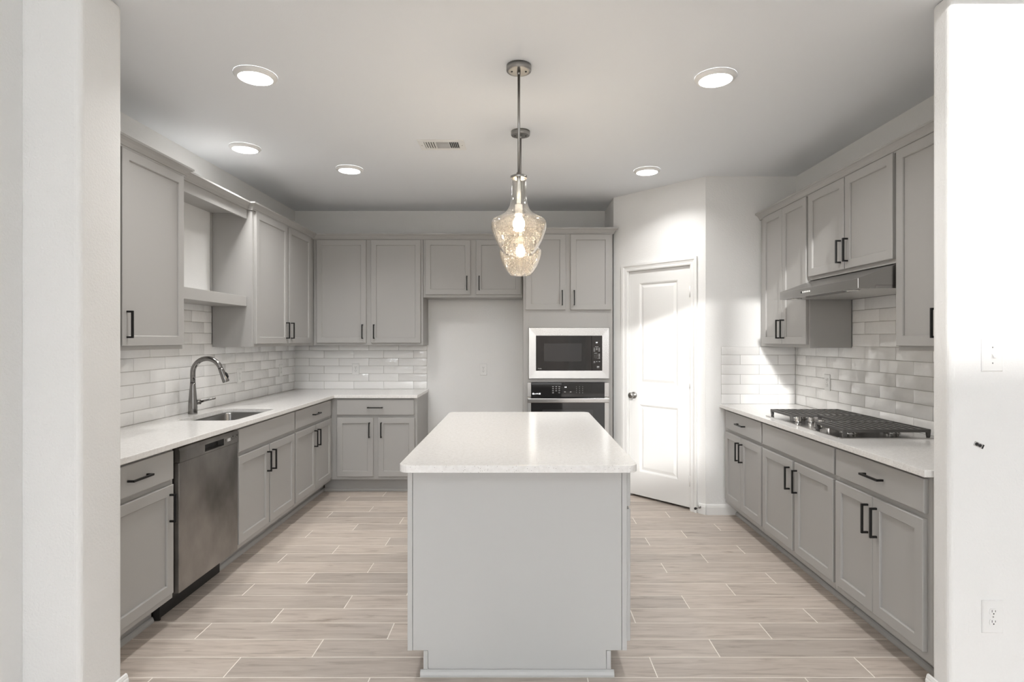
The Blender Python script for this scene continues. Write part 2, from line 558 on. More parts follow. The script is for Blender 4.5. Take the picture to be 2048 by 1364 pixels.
# baseboards
def baseboard(name, x0, x1, loc, rotz):
    bm = bmesh.new()
    prism(bm, [(0, 0), (-0.013, 0), (-0.013, 0.062), (-0.010, 0.068), (-0.010, 0.073), (-0.006, 0.083), (0, 0.085)], 'x', x0, x1)
    struct(new_obj(name, bm, TRIMW, loc=loc, rot=(0, 0, rotz)))
baseboard('baseboard_cooktop_end', 1.512, 1.762, (0, YS - 0.001, 0), 0)
baseboard('baseboard_pantry', 0.893, LEN + 0.006, (A.x - DIR.y * -0.001, A.y, 0), ANG)
baseboard('baseboard_opening_left', 2.06, 2.31, (-1.588, 0, 0), PI / 2)
baseboard('baseboard_opening_right', -2.308, -2.18, (1.639, 0, 0), -PI / 2)
baseboard('baseboard_front_right', 1.63, 5.0, (0, 2.194, 0), 0)
baseboard('baseboard_front_left', -1.79, -1.576, (0, 2.071, 0), 0)

# ---------------------------------------------------------------- pantry door
def pantry_door():
    s0, s1, z0, z1 = D0 + 0.016, D1 - 0.018, 0.022, DH - 0.008
    bm = bmesh.new()
    yb, yf = 0.045, 0.012
    # slab: stiles and rails plus two moulded panels
    px0, px1 = s0 + 0.108, s1 - 0.118
    pz = [(0.236, 0.842), (1.024, 1.935)]
    box(bm, s0, px0, yf, yb, z0, z1); box(bm, px1, s1, yf, yb, z0, z1)
    box(bm, px0, px1, yf, yb, z0, pz[0][0]); box(bm, px0, px1, yf, yb, pz[0][1], pz[1][0]); box(bm, px0, px1, yf, yb, pz[1][1], z1)
    for a, b in pz:
        rings_panel(bm, px0, px1, a, b, [(0, yb), (0, yf), (0.010, yf + 0.004), (0.016, yf + 0.010), (0.024, yf + 0.010), (0.045, yf + 0.003)])
    d = struct(new_obj('door_1', bm, TRIMW, loc=(A.x, A.y, 0), rot=(0, 0, ANG)))
    d['label'] = 'white two-panel pantry door in the slanted corner wall'
    # knob with rose and latch face
    bm = bmesh.new()
    kx, kz = s0 + 0.052, 0.921
    lathe(bm, [(0.030, 0.0), (0.031, -0.006), (0.024, -0.010), (0.011, -0.014), (0.010, -0.030), (0.020, -0.036), (0.027, -0.046), (0.027, -0.056), (0.020, -0.064), (0.004, -0.066)],
          axis='y', origin=(kx, yf, kz))
    k = new_obj('knob', bm, NICKEL, parent=d); k['label'] = 'brushed nickel round door knob'
    for hz in (0.245, 1.065, 1.825):
        bm = bmesh.new()
        lathe(bm, [(0.007, hz - 0.045), (0.007, hz + 0.045)], cx=s1 + 0.006, cy=0.004, n=12)
        box(bm, s1 - 0.008, s1 + 0.012, 0.006, 0.0115, hz - 0.045, hz + 0.045)
        new_obj('hinge', bm, WPLAST, parent=d)
    # jamb + casing
    bm = bmesh.new()
    box(bm, D0, D0 + 0.014, 0.0, 0.11, 0, DH); box(bm, D1 - 0.014, D1, 0.0, 0.11, 0, DH)
    box(bm, D0, D1, 0.0, 0.11, DH - 0.006, DH)
    w = 0.062
    prof = [(0.0, 0.0), (0.0, -0.009), (0.012, -0.011), (0.018, -0.009), (0.034, -0.013), (0.042, -0.018), (w, -0.018), (w, 0.0)]
    # mitred casing around the opening
    path = [(D0 + 0.004, 0.0), (D0 + 0.004, DH - 0.002), (D1 - 0.004, DH - 0.002), (D1 - 0.004, 0.0)]
    outd = [(-1, 0), (-1, 1), (1, 1), (1, 0)]
    rows = []
    for (px, pz_), (ox, oz) in zip(path, outd):
        rows.append([bm.verts.new((px + ox * q, y, pz_ + oz * q)) for q, y in prof])
    for a, b in zip(rows, rows[1:]):
        for i in range(len(prof)):
            j = (i + 1) % len(prof)
            bm.faces.new((a[i], a[j], b[j], b[i]))
    bm.faces.new(rows[0]); bm.faces.new(rows[-1][::-1])
    struct(new_obj('trim_1', bm, TRIMW, loc=(A.x, A.y, 0), rot=(0, 0, ANG)))
    # door stop screwed to the baseboard
    bm = bmesh.new()
    lathe(bm, [(0.012, -0.0135), (0.012, -0.019), (0.005, -0.021), (0.005, -0.072)], axis='y', n=14)
    st = new_obj('door_stop', bm, NICKEL, loc=(A.x + DIR.x * 0.905, A.y + DIR.y * 0.905, 0.055), rot=(0, 0, ANG))
    tag(st, 'small metal door stop screwed to the white baseboard beside the pantry door', 'door stop')
    bm = bmesh.new()
    lathe(bm, [(0.009, -0.072), (0.010, -0.075), (0.010, -0.086), (0.007, -0.089)], axis='y', n=14)
    new_obj('rubber_tip', bm, BLKPL, parent=st)
pantry_door()

# ---------------------------------------------------------------- tile backsplashes
TP, RH, TT = 0.308, 0.0797, 0.008
def backsplash(label, to_world, u_anchor, z_base, rows, reverse=False):
    """rows: function k -> (u0,u1,ztop) or None. to_world(u, out, z)"""
    bm = bmesh.new()
    g = 0.0014
    k = 0
    while True:
        rr = rows(k)
        if rr is None:
            break
        u0, u1, zt = rr
        za, zb = z_base + k * RH, min(z_base + (k + 1) * RH, zt)
        # grout behind the row
        vs = [(u0, 0.0005, za), (u1, 0.0005, za), (u1, 0.0005, zb), (u0, 0.0005, zb)]
        vf = [(u0, TT - 0.0022, za), (u1, TT - 0.0022, za), (u1, TT - 0.0022, zb), (u0, TT - 0.0022, zb)]
        q = [bm.verts.new(to_world(*p)) for p in vs]; w = [bm.verts.new(to_world(*p)) for p in vf]
        fs = [bm.faces.new(w)] + [bm.faces.new((q[i], q[(i + 1) % 4], w[(i + 1) % 4], w[i])) for i in range(4)]
        for f in fs:
            f.material_index = 1
        a = u_anchor + (0.5 * TP if k % 2 else 0)
        j = int(math.floor((u0 - a) / TP))
        u = a + j * TP
        while u < u1:
            ua, ub = max(u + g, u0), min(u + TP - g, u1)
            if ub - ua > 0.004 and zb - za > 0.006:
                lo, hi = za + g, zb - g
                b = 0.0028
                t1, t2, t3, t4 = [random.uniform(-0.0004, 0.0004) for _ in range(4)]
                base = [(ua, TT - 0.0028, lo), (ub, TT - 0.0028, lo), (ub, TT - 0.0028, hi), (ua, TT - 0.0028, hi)]
                top = [(ua + b, TT + t1, lo + b), (ub - b, TT + t2, lo + b), (ub - b, TT + t3, hi - b), (ua + b, TT + t4, hi - b)]
                mid = [(ua + b * .3, TT - 0.0009, lo + b * .3), (ub - b * .3, TT - 0.0009, lo + b * .3), (ub - b * .3, TT - 0.0009, hi - b * .3), (ua + b * .3, TT - 0.0009, hi - b * .3)]
                R = [[bm.verts.new(to_world(*p)) for p in r] for r in (base, mid, top)]
                for x, y in zip(R, R[1:]):
                    for i in range(4):
                        f = bm.faces.new((x[i], x[(i + 1) % 4], y[(i + 1) % 4], y[i]))
                        f.smooth = True
                f = bm.faces.new(R[2]); f.smooth = True
            u += TP
        k += 1
    o = new_obj('tile_backsplash', bm, TILE, mats=[TILE, GROUT])
    tag(o, label, 'backsplash')
    return o
ZL = 0.915
def rows_left(k):
    z = ZL + k * RH
    if z < 1.33: return (2.30, YB - 0.010, 9)
    if z < 1.70: return (3.447, 4.327, 1.745)
    return None
backsplash('white glossy subway tile behind the sink and faucet', lambda u, o, z: (XL + o, u, z), 3.4525, ZL, rows_left)
backsplash('white subway tile on the back wall above the corner counter', lambda u, o, z: (u, YB - o, z), -2.029, ZL,
           lambda k: (XL + 0.001, -0.966, 1.3685) if k < 6 else None)
ZR = 0.902
backsplash('small tile panel on the short wall beside the pantry door', lambda u, o, z: (u, YS - o, z), 2.096, ZR,
           lambda k: (1.634, XR - 0.011, 1.366) if k < 6 else None)
def rows_right(k):
    z = ZR + k * RH
    if z < 1.32: return (2.30, YS - 0.001, 9)
    if z < 1.78: return (2.972, 3.876, 1.79)
    return None
backsplash('white glossy subway tile behind the gas cooktop', lambda u, o, z: (XR - o, u, z), 3.890, ZR, rows_right)

# ---------------------------------------------------------------- cabinet parts (local frame: front faces -y, x along the run)
RAIL = 0.050
def handle(parent, x, z, length=0.140, vertical=True, yf=-0.02):
    bm = bmesh.new()
    b = 0.0048
    p = 0.033
    h = length / 2
    if vertical:
        box(bm, x - b, x + b, yf - p, yf - p + 2 * b, z - h, z + h)
        for s in (-1, 1):
            zc = z + s * (h - b)
            box(bm, x - b, x + b, yf - p + 2 * b, yf - 0.0003, zc - b, zc + b)
    else:
        box(bm, x - h, x + h, yf - p, yf - p + 2 * b, z - b, z + b)
        for s in (-1, 1):
            xc = x + s * (h - b)
            box(bm, xc - b, xc + b, yf - p + 2 * b, yf - 0.0003, z - b, z + b)
    o = new_obj('handle', bm, BLACK, parent=parent, bevel=0.0008)
    o['label'] = 'black bar pull'
    return o

def door(parent, x0, x1, z0, z1, yb, hand=None, hz=None, hlen=0.140, m_=None):
    """shaker door, back at local y=yb; hand = 'l' or 'r' edge carrying the pull"""
    yf = yb - 0.020
    bm = bmesh.new()
    rings_panel(bm, x0, x1, z0, z1, [(0, yb - 0.0006), (0, yf + 0.0025), (0.0025, yf), (RAIL, yf), (RAIL + 0.0030, yf + 0.0045), (RAIL + 0.0036, yf + 0.0105)])
    d = new_obj('door', bm, m_ or CAB, parent=parent)
    if hand:
        hx = x0 + 0.032 if hand == 'l' else x1 - 0.032
        handle(d, hx, hz, hlen, True, yf)
    return d

def drawer(parent, x0, x1, z0, z1, yb, pull=True, name='drawer', m_=None):
    yf = yb - 0.020
    bm = bmesh.new()
    rings_panel(bm, x0, x1, z0, z1, [(0, yb - 0.0006), (0, yf + 0.004), (0.0015, yf + 0.0012), (0.005, yf)])
    d = new_obj(name, bm, m_ or CAB, parent=parent)
    if pull:
        handle(d, (x0 + x1) / 2, (z0 + z1) / 2, 0.140, False, yf)
    return d

def shell(bm, x0, x1, yfront, yback, z0, z1, t=0.018, top=False):
    """open carcass: sides, floor, back and a face frame outline"""
    box(bm, x0, x0 + t, yfront, yback, z0, z1)
    box(bm, x1 - t, x1, yfront, yback, z0, z1)
    box(bm, x0 + t, x1 - t, yfront + 0.02, yback, z0, z0 + t)
    box(bm, x0 + t, x1 - t, yback - t, yback, z0 + t, z1)
    box(bm, x0 + t, x1 - t, yfront, yfront + 0.02, z0, z1)

def base_cabinet(label, group, loc, rotz, w, depth, dz, fronts, toe_h, toe_in, ztop=0.884, name='base_cabinet', shoe=True, toe=(0, None), endpanel=None):
    """fronts: list of tuples. local x from 0..w, wall at y=0, face frame at y=-depth"""
    c = thing(name, label, 'cabinet', loc, rotz, group)
    bm = bmesh.new()
    shell(bm, 0.0008, w - 0.0008, -depth, -0.002, toe_h, ztop + dz)
    new_obj('body', bm, CAB, parent=c, bevel=0.0012)
    t1 = toe[1] if toe[1] is not None else w
    bm = boxes((toe[0] + 0.0008, t1 - 0.0008, -depth + toe_in, -depth + toe_in + 0.02, 0.0005, toe_h - 0.001))
    new_obj('toe_kick', bm, CAB, parent=c)
    if shoe:
        bm = bmesh.new()
        y = -depth + toe_in - 0.0005
        prism(bm, [(y, 0.0005), (y - 0.014, 0.0005), (y - 0.014, 0.010), (y - 0.010, 0.021), (y - 0.004, 0.027), (y, 0.028)], 'x', toe[0] + 0.0008, t1 - 0.0008)
        new_obj('shoe_molding', bm, CAB, parent=c)
    for f in fronts:
        if f[0] == 'door':
            door(c, f[1], f[2], 0.160 + dz, 0.703 + dz, -depth, f[3], 0.592 + dz)
        elif f[0] == 'drawer':
            drawer(c, f[1], f[2], 0.729 + dz, 0.870 + dz, -depth)
        elif f[0] == 'false':
            drawer(c, f[1], f[2], 0.729 + dz, 0.870 + dz, -depth, False, 'false_drawer_front')
    return c

RL, RR = PI / 2, -PI / 2
GB = 'grey base cabinets'
# left run: local x = world y - loc.y ; depth from the wall plane XL to the face frame at -1.755
DL = 1.755 - 2.333
dL = -DL
def left_base(label, y0, y1, fronts, **k):
    return base_cabinet(label, GB, (XL, y0, 0), RL, y1 - y0, dL, 0.0, [(f[0], f[1] - y0, f[2] - y0) + tuple(f[3:]) for f in fronts], 0.125, 0.107, **k)
left_base('grey base cabinet with one drawer and one door, between the wall end and the dishwasher', 2.310, 2.897,
          [('drawer', 2.33, 2.875), ('door', 2.33, 2.875, 'r')])
left_base('grey base cabinet under the sink, right beside the dishwasher, two doors', 3.522, 4.430,
          [('false', 3.541, 4.414), ('door', 3.541, 3.968, 'r'), ('door', 3.984, 4.414, 'l')])
left_base('grey base cabinet between the sink and the room corner, drawer over two doors', 4.432, 5.318,
          [('drawer', 4.444, 5.270), ('door', 4.444, 4.868, 'r'), ('door', 4.880, 5.270, 'l')], toe=(0, 1.0))
# back wall base
x0 = -1.753
base_cabinet('grey base cabinet on the back wall beside the empty fridge space', GB, (x0, YB, 0), 0, -0.955 - x0, YB - 5.32, 0.0,
             [('drawer', -1.695 - x0, -0.983 - x0), ('door', -1.695 - x0, -1.360 - x0, 'r'), ('door', -1.315 - x0, -0.978 - x0, 'l')],
             0.130, 0.09, toe=(-0.09, None))
# right run: local x = yfar - world y
dR = XR - 1.665
def right_base(label, y0, y1, fronts, **k):
    return base_cabinet(label, GB, (XR, y1, 0), RR, y1 - y0, dR, -0.013, [(f[0], y1 - f[2], y1 - f[1]) + tuple(f[3:]) for f in fronts], 0.107, 0.095, **k)
right_base('grey base cabinet next to the pantry door, narrow doors under one drawer', 3.924, 4.666,
           [('drawer', 3.936, 4.612), ('door', 4.296, 4.620, 'r'), ('door', 3.936, 4.293, 'l')])
right_base('grey base cabinet below the gas cooktop, wide blank front over two doors', 3.014, 3.922,
           [('false', 3.022, 3.910), ('door', 3.482, 3.908, 'r'), ('door', 3.026, 3.452, 'l')])
right_base('grey base cabinet closest to the wall with the light switch, drawer over two doors', 2.302, 3.012,
           [('drawer', 2.345, 3.000), ('door', 2.689, 3.003, 'r'), ('door', 2.350, 2.686, 'l')])

# ---------------------------------------------------------------- countertops
def slab(name, outer, holes, z0, z1, m, bevel=0.003):
    bm = bmesh.new()
    es = []
    for loop in [outer] + holes:
        vs = [bm.verts.new((p[0], p[1], z0)) for p in loop]
        for i in range(len(vs)):
            es.append(bm.edges.new((vs[i], vs[(i + 1) % len(vs)])))
    bmesh.ops.triangle_fill(bm, use_beauty=True, use_dissolve=False, edges=es)
    r = bmesh.ops.extrude_face_region(bm, geom=bm.faces[:])
    for v in r['geom']:
        if isinstance(v, bmesh.types.BMVert):
            v.co.z = z1
    return new_obj(name, bm, m, bevel=bevel, seg=3)
XCF, YCF = -1.715, 5.285
SX0, SX1, SY0, SY1 = -2.185, -1.812, 3.627, 4.262
ct = slab('countertop', [(XL + 0.001, 2.302), (XCF, 2.302), (XCF, YCF), (-0.950, YCF), (-0.950, YB - 0.001), (XL + 0.001, YB - 0.001)],
          [round_rect(SX0, SX1, SY0, SY1, 0.05)], 0.8855, 0.9145, QUARTZ)
tag(ct, 'white speckled quartz L-shaped countertop around the sink corner', 'countertop')
cr = slab('countertop', [(1.620, 2.302), (XR - 0.001, 2.302), (XR - 0.001, YS - 0.001), (1.620, YS - 0.001)], [], 0.8725, 0.9015, QUARTZ)
tag(cr, 'white quartz countertop under the gas cooktop', 'countertop')

# ---------------------------------------------------------------- island
def island():
    c = thing('kitchen_island', 'freestanding pale grey kitchen island with a plain end panel', 'kitchen island', (0, 0, 0))
    x0, x1, y0, y1 = -0.4795, 0.4515, 2.446, 4.005
    bm = boxes((x0, x1, y0, y1, 0.106, 0.884))
    new_obj('body', bm, ISL, parent=c, bevel=0.001)
    bm = boxes((-0.412, 0.384, y0, y1 - 0.06, 0.0006, 0.105))
    new_obj('toe_kick', bm, ISL, parent=c)
    bm = bmesh.new()
    prism(bm, [(-0.4572, 0.884), (-0.4572, 0.106), (-0.392, 0.106), (-0.392, 0.001), (0.364, 0.001), (0.364, 0.106), (0.4292, 0.106), (0.4292, 0.884)], 'y', 2.439, y0 - 0.0004)
    new_obj('end_panel', bm, ISL, parent=c, bevel=0.001)
    for a, b, za, zb in ((x0, -0.4588, 0.106, 0.884), (0.4308, x1, 0.106, 0.884), (-0.412, -0.3936, 0.001, 0.105), (0.3656, 0.384, 0.001, 0.105)):
        new_obj('corner_strip', boxes((a, b, 2.4375, y0 - 0.0004, za, zb)), ISL, parent=c, bevel=0.001)
    bm = bmesh.new()
    y = 2.4372
    prism(bm, [(y, 0.0006), (y - 0.014, 0.0006), (y - 0.014, 0.010), (y - 0.010, 0.021), (y - 0.004, 0.027), (y, 0.028)], 'x', -0.424, 0.396)
    new_obj('shoe_molding', bm, ISL, parent=c)
    # fronts on the cooktop side
    def turned(o):
        o.location = (x1, 0, 0); o.rotation_euler = (0, 0, PI / 2)
    for ya, yb in ((2.462, 3.215), (3.235, 3.990)):
        turned(drawer(c, ya, yb, 0.713, 0.858, 0.0, m_=ISL))
        m = (ya + yb) / 2
        turned(door(c, ya, m - 0.003, 0.135, 0.700, 0.0, 'r', 0.59, m_=ISL))
        turned(door(c, m + 0.003, yb, 0.135, 0.700, 0.0, 'l', 0.59, m_=ISL))
    t = slab('countertop', round_rect(-0.498, 0.479, 2.330, 4.060, 0.045), [], 0.8850, 0.9150, QUARTZ, bevel=0.004)
    tag(t, 'white speckled quartz island top with rounded corners', 'countertop')
island()

# ---------------------------------------------------------------- upper cabinets
GU = 'grey upper cabinets'
ZB, ZT = 1.370, 2.440
DZ0, DZ1 = 1.393, 2.398
def upper(label, loc, rotz, w, depth, fronts, zb=ZB, dz0=DZ0, hz=None):
    c = thing('wall_cabinet', label, 'cabinet', (loc[0], loc[1], zb), rotz, GU)
    bm = boxes((0.0008, w - 0.0008, -depth, -0.001, 0.0, ZT - zb))
    new_obj('body', bm, CAB, parent=c, bevel=0.0012)
    for a, b, h in fronts:
        door(c, a, b, dz0 - zb, DZ1 - zb, -depth, h, (hz if hz else dz0 + 0.110) - zb)
    return c
BW = 0.0095
def left_upper(label, y0, y1, fr):
    return upper(label, (XL + BW, y0), RL, y1 - y0, 2.333 - BW - 2.025, [(a - y0, b - y0, h) for a, b, h in fr])
left_upper('tall grey upper cabinet at the opening, left of the open shelf over the sink', 2.310, 3.442, [(2.330, 2.880, 'l'), (2.895, 3.425, 'l')])
left_upper('grey two-door upper cabinet between the open shelf and the room corner', 4.330, 5.618, [(4.363, 4.949, 'r'), (4.986, 5.498, 'l')])
x0 = -2.0235
upper('grey two-door upper cabinet on the back wall beside the fridge space', (x0, YB - BW), 0, -0.952 - x0, YB - BW - 5.62,
      [(-1.989 - x0, -1.506 - x0, 'r'), (-1.458 - x0, -0.975 - x0, 'l')])
x0 = -0.9505
upper('short grey double-door cabinet above the empty fridge space', (x0, YB - BW), 0, 0.0195 - x0, YB - BW - 5.62,
      [(-0.929 - x0, -0.489 - x0, 'r'), (-0.434 - x0, 0.006 - x0, 'l')], zb=1.838, dz0=1.865, hz=1.975)
dU = XR - BW - 1.955
def right_upper(label, y0, y1, fr, **k):
    return upper(label, (XR - BW, y1), RR, y1 - y0, dU, [(y1 - b, y1 - a, h) for a, b, h in fr], **k)
right_upper('grey upper cabinet against the short tiled wall, left of the range hood', 3.880, 4.668, [(4.257, 4.590, 'r'), (3.897, 4.252, 'l')])
right_upper('short grey double-door cabinet directly above the range hood', 2.972, 3.878, [(3.440, 3.868, 'r'), (2.990, 3.430, 'l')], zb=1.824, dz0=1.847, hz=1.957)
right_upper('grey upper cabinet right of the range hood, partly behind the wall end', 2.302, 2.970, [(2.634, 2.962, 'r'), (2.320, 2.626, 'l')])

# open shelf and valance between the two left cabinets
def shelf_unit():
    y0, y1 = 3.4445, 4.3275
    o = new_obj('wall_shelf', boxes((XL + BW, -2.062, y0, y1, 1.676, 1.750)), CAB, bevel=0.0015)
    tag(o, 'thick grey floating shelf on the tiled wall above the sink', 'shelf')
    v = thing('valance', 'grey valance panel bridging two upper cabinets over the open shelf', 'valance', (XL, y0, 2.334))
    bm = boxes((0.002, 0.255, 0.0, y1 - y0, 0.045, 0.060))
    new_obj('soffit_board', bm, CAB, parent=v)
    bm = boxes((0.2555, 0.2730, 0.0, y1 - y0, 0.0, 0.106))
    new_obj('face_board', bm, CAB, parent=v, bevel=0.001)
    for yy in (0.0, y1 - y0 - 0.012):
        new_obj('scribe_strip', boxes((0.002, 0.014, yy, yy + 0.012, 1.7505 - 2.334, 0.0445)), CAB, parent=v)
shelf_unit()

# crown moulding: profile swept along the cabinet fronts with mitred corners
def crown(label, path, z):
    prof = [(0.0005, 0.0), (0.010, 0.0), (0.010, 0.008), (0.014, 0.011), (0.018, 0.020), (0.028, 0.032), (0.040, 0.041), (0.046, 0.043), (0.046, 0.054), (0.0005, 0.054)]
    bm = bmesh.new()
    P = [Vector(p) for p in path]
    rows = []
    for i, p in enumerate(P):
        ns = []
        if i > 0:
            d = (P[i] - P[i - 1]).normalized(); ns.append(Vector((d.y, -d.x)))
        if i < len(P) - 1:
            d = (P[i + 1] - P[i]).normalized(); ns.append(Vector((d.y, -d.x)))
        if len(ns) == 1:
            nn = ns[0]
        else:
            nn = ns[0] + ns[1]
            nn = nn / max(0.2, nn.dot(ns[0]))
        rows.append([bm.verts.new((p.x + nn.x * o, p.y + nn.y * o, z + h)) for o, h in prof])
    n = len(prof)
    for a, b in zip(rows, rows[1:]):
        for i in range(n):
            bm.faces.new((a[i], a[(i + 1) % n], b[(i + 1) % n], b[i]))
    bm.faces.new(rows[0]); bm.faces.new(rows[-1][::-1])
    o = new_obj('crown_molding', bm, CAB)
    tag(o, label, 'molding')
crown('grey crown molding along the sink-side and back-wall cabinets', [(-2.025, 2.305), (-2.025, 3.4425), (-2.060, 3.4425), (-2.060, 4.3295), (-2.025, 4.3295), (-2.025, 5.62), (0.0235, 5.62),
      (0.0235, 5.32), (0.853, 5.32), (0.853, 5.345)], 2.402)
crown('grey crown molding above the range hood cabinets', [(1.955, 4.675), (1.955, 2.305)], 2.394)

# ---------------------------------------------------------------- oven tower, microwave, wall oven
def tower():
    X0, X1, YF = 0.0245, 0.853, 5.32
    c = thing('oven_cabinet', 'tall grey cabinet housing the microwave and wall oven', 'cabinet', (X0, YB - 0.002, 0))
    def L(a, b, d, e, z0, z1):
        return (a - X0, b - X0, d - YB + 0.002, e - YB + 0.002, z0, z1)
    bm = bmesh.new()
    for q in (L(X0, 0.078, YF, YB - .002, 0.12, ZT), L(0.806, X1, YF, YB - .002, 0.12, ZT),
              L(0.078, 0.806, YF, YB - .002, 1.530, ZT), L(0.078, 0.806, YF, YB - .06, 1.031, 1.066),
              L(0.078, 0.806, YF, YB - .06, 0.12, 0.335), L(0.078, 0.806, YB - .03, YB - .002, 0.12, 1.53)):
        box(bm, *q)
    new_obj('body', bm, CAB, parent=c, bevel=0.001)
    new_obj('toe_kick', boxes(L(X0, X1, YF + 0.09, YF + 0.11, 0.001, 0.119)), CAB, parent=c)
    yb = YF - YB + 0.002
    door(c, 0.0475 - X0, 0.416 - X0, 1.700, DZ1, yb, 'r', 1.810)
    door(c, 0.4626 - X0, 0.8358 - X0, 1.700, DZ1, yb, 'l', 1.810)
    drawer(c, 0.0475 - X0, 0.8358 - X0, 0.150, 0.318, yb)
tower()

def microwave():
    m = thing('microwave', 'built-in microwave with a wide stainless trim frame, above the wall oven', 'microwave', (0.447, 5.32, 1.066))
    ox, oy, oz = 0.447, 5.32, 1.066
    def T(x): return x - ox
    def Z(z): return z - oz
    y = -0.0005
    bm = bmesh.new()
    a, b, za, zb = T(0.074), T(0.821), Z(1.063), Z(1.537)
    ia, ib, ja, jb = T(0.1425), T(0.7545), Z(1.138), Z(1.462)
    # trim frame with a slight bevel towards the glass
    out = [(a, za), (b, za), (b, zb), (a, zb)]
    inn = [(ia, ja), (ib, ja), (ib, jb), (ia, jb)]
    o0 = [bm.verts.new((p[0], y, p[1])) for p in out]; o1 = [bm.verts.new((p[0], y - 0.016, p[1])) for p in out]
    o2 = [bm.verts.new((p[0] + (0.004 if k in (0, 3) else -0.004), y - 0.020, p[1] + (0.004 if k < 2 else -0.004))) for k, p in enumerate(out)]
    i0 = [bm.verts.new((p[0], y - 0.018, p[1])) for p in inn]; i1 = [bm.verts.new((p[0], y, p[1])) for p in inn]
    for p, q in ((o0, o1), (o1, o2), (o2, i0), (i0, i1), (i1, o0)):
        for k in range(4):
            bm.faces.new((p[k], p[(k + 1) % 4], q[(k + 1) % 4], q[k]))
    new_obj('trim_frame', bm, STEEL, parent=m)
    new_obj('body', boxes((T(0.10), T(0.79), 0.002, 0.42, Z(1.072), Z(1.525))), BLKPL, parent=m)
    g = 0.001
    d = new_obj('door', boxes((ia + g, T(0.656), y - 0.024, -0.0012, ja + g, jb - g)), BGLASS, parent=m, bevel=0.0015)
    new_obj('window', boxes((T(0.2165), T(0.564), y - 0.0252, y - 0.0242, Z(1.224), Z(1.390))), BGLASS2, parent=d)
    bm = bmesh.new(); add_text(bm, 'Profile', 0.013, T(0.178), y - 0.0245, Z(1.158))
    new_obj('lettering', bm, MARK, parent=d)
    p = new_obj('control_panel', boxes((T(0.657), ib - g, y - 0.024, -0.0012, ja + g, jb - g)), BGLASS, parent=m, bevel=0.0015)
    cx = T(0.703)
    bm = bmesh.new(); add_text(bm, 'PF', 0.018, cx, y - 0.0246, Z(1.396))
    new_obj('display', bm, DIGIT, parent=p)
    def bar(x, z, w, h=0.003):
        new_obj('key', boxes((x - w / 2, x + w / 2, y - 0.0249, y - 0.0242, z - h / 2, z + h / 2)), MARK, parent=p)
    bar(cx, Z(1.359), 0.032)
    for r_, zz in enumerate((1.346, 1.333, 1.320)):
        for dx in (-0.022, 0, 0.022):
            if r_ == 2 and dx == 0: continue
            bar(cx + dx, Z(zz), 0.014, 0.0045)
    bar(cx - 0.010, Z(1.300), 0.026)
    k = 0
    for r_ in range(4):
        for c_ in range(3):
            s = '123456789*0#'[k]; k += 1
            bm = bmesh.new(); add_text(bm, s, 0.009, cx - 0.022 + c_ * 0.016, y - 0.0246, Z(1.291 - r_ * 0.0125))
            new_obj('key', bm, MARK, parent=p)
        bar(cx + 0.024, Z(1.291 - r_ * 0.0125), 0.010, 0.005)
    for dx in (-0.022, 0, 0.024):
        bar(cx + dx, Z(1.222), 0.013, 0.0045)
    bar(cx - 0.022, Z(1.213), 0.015)
    bar(cx + 0.012, Z(1.176), 0.022, 0.008); bar(cx + 0.012, Z(1.166), 0.022, 0.003)
microwave()

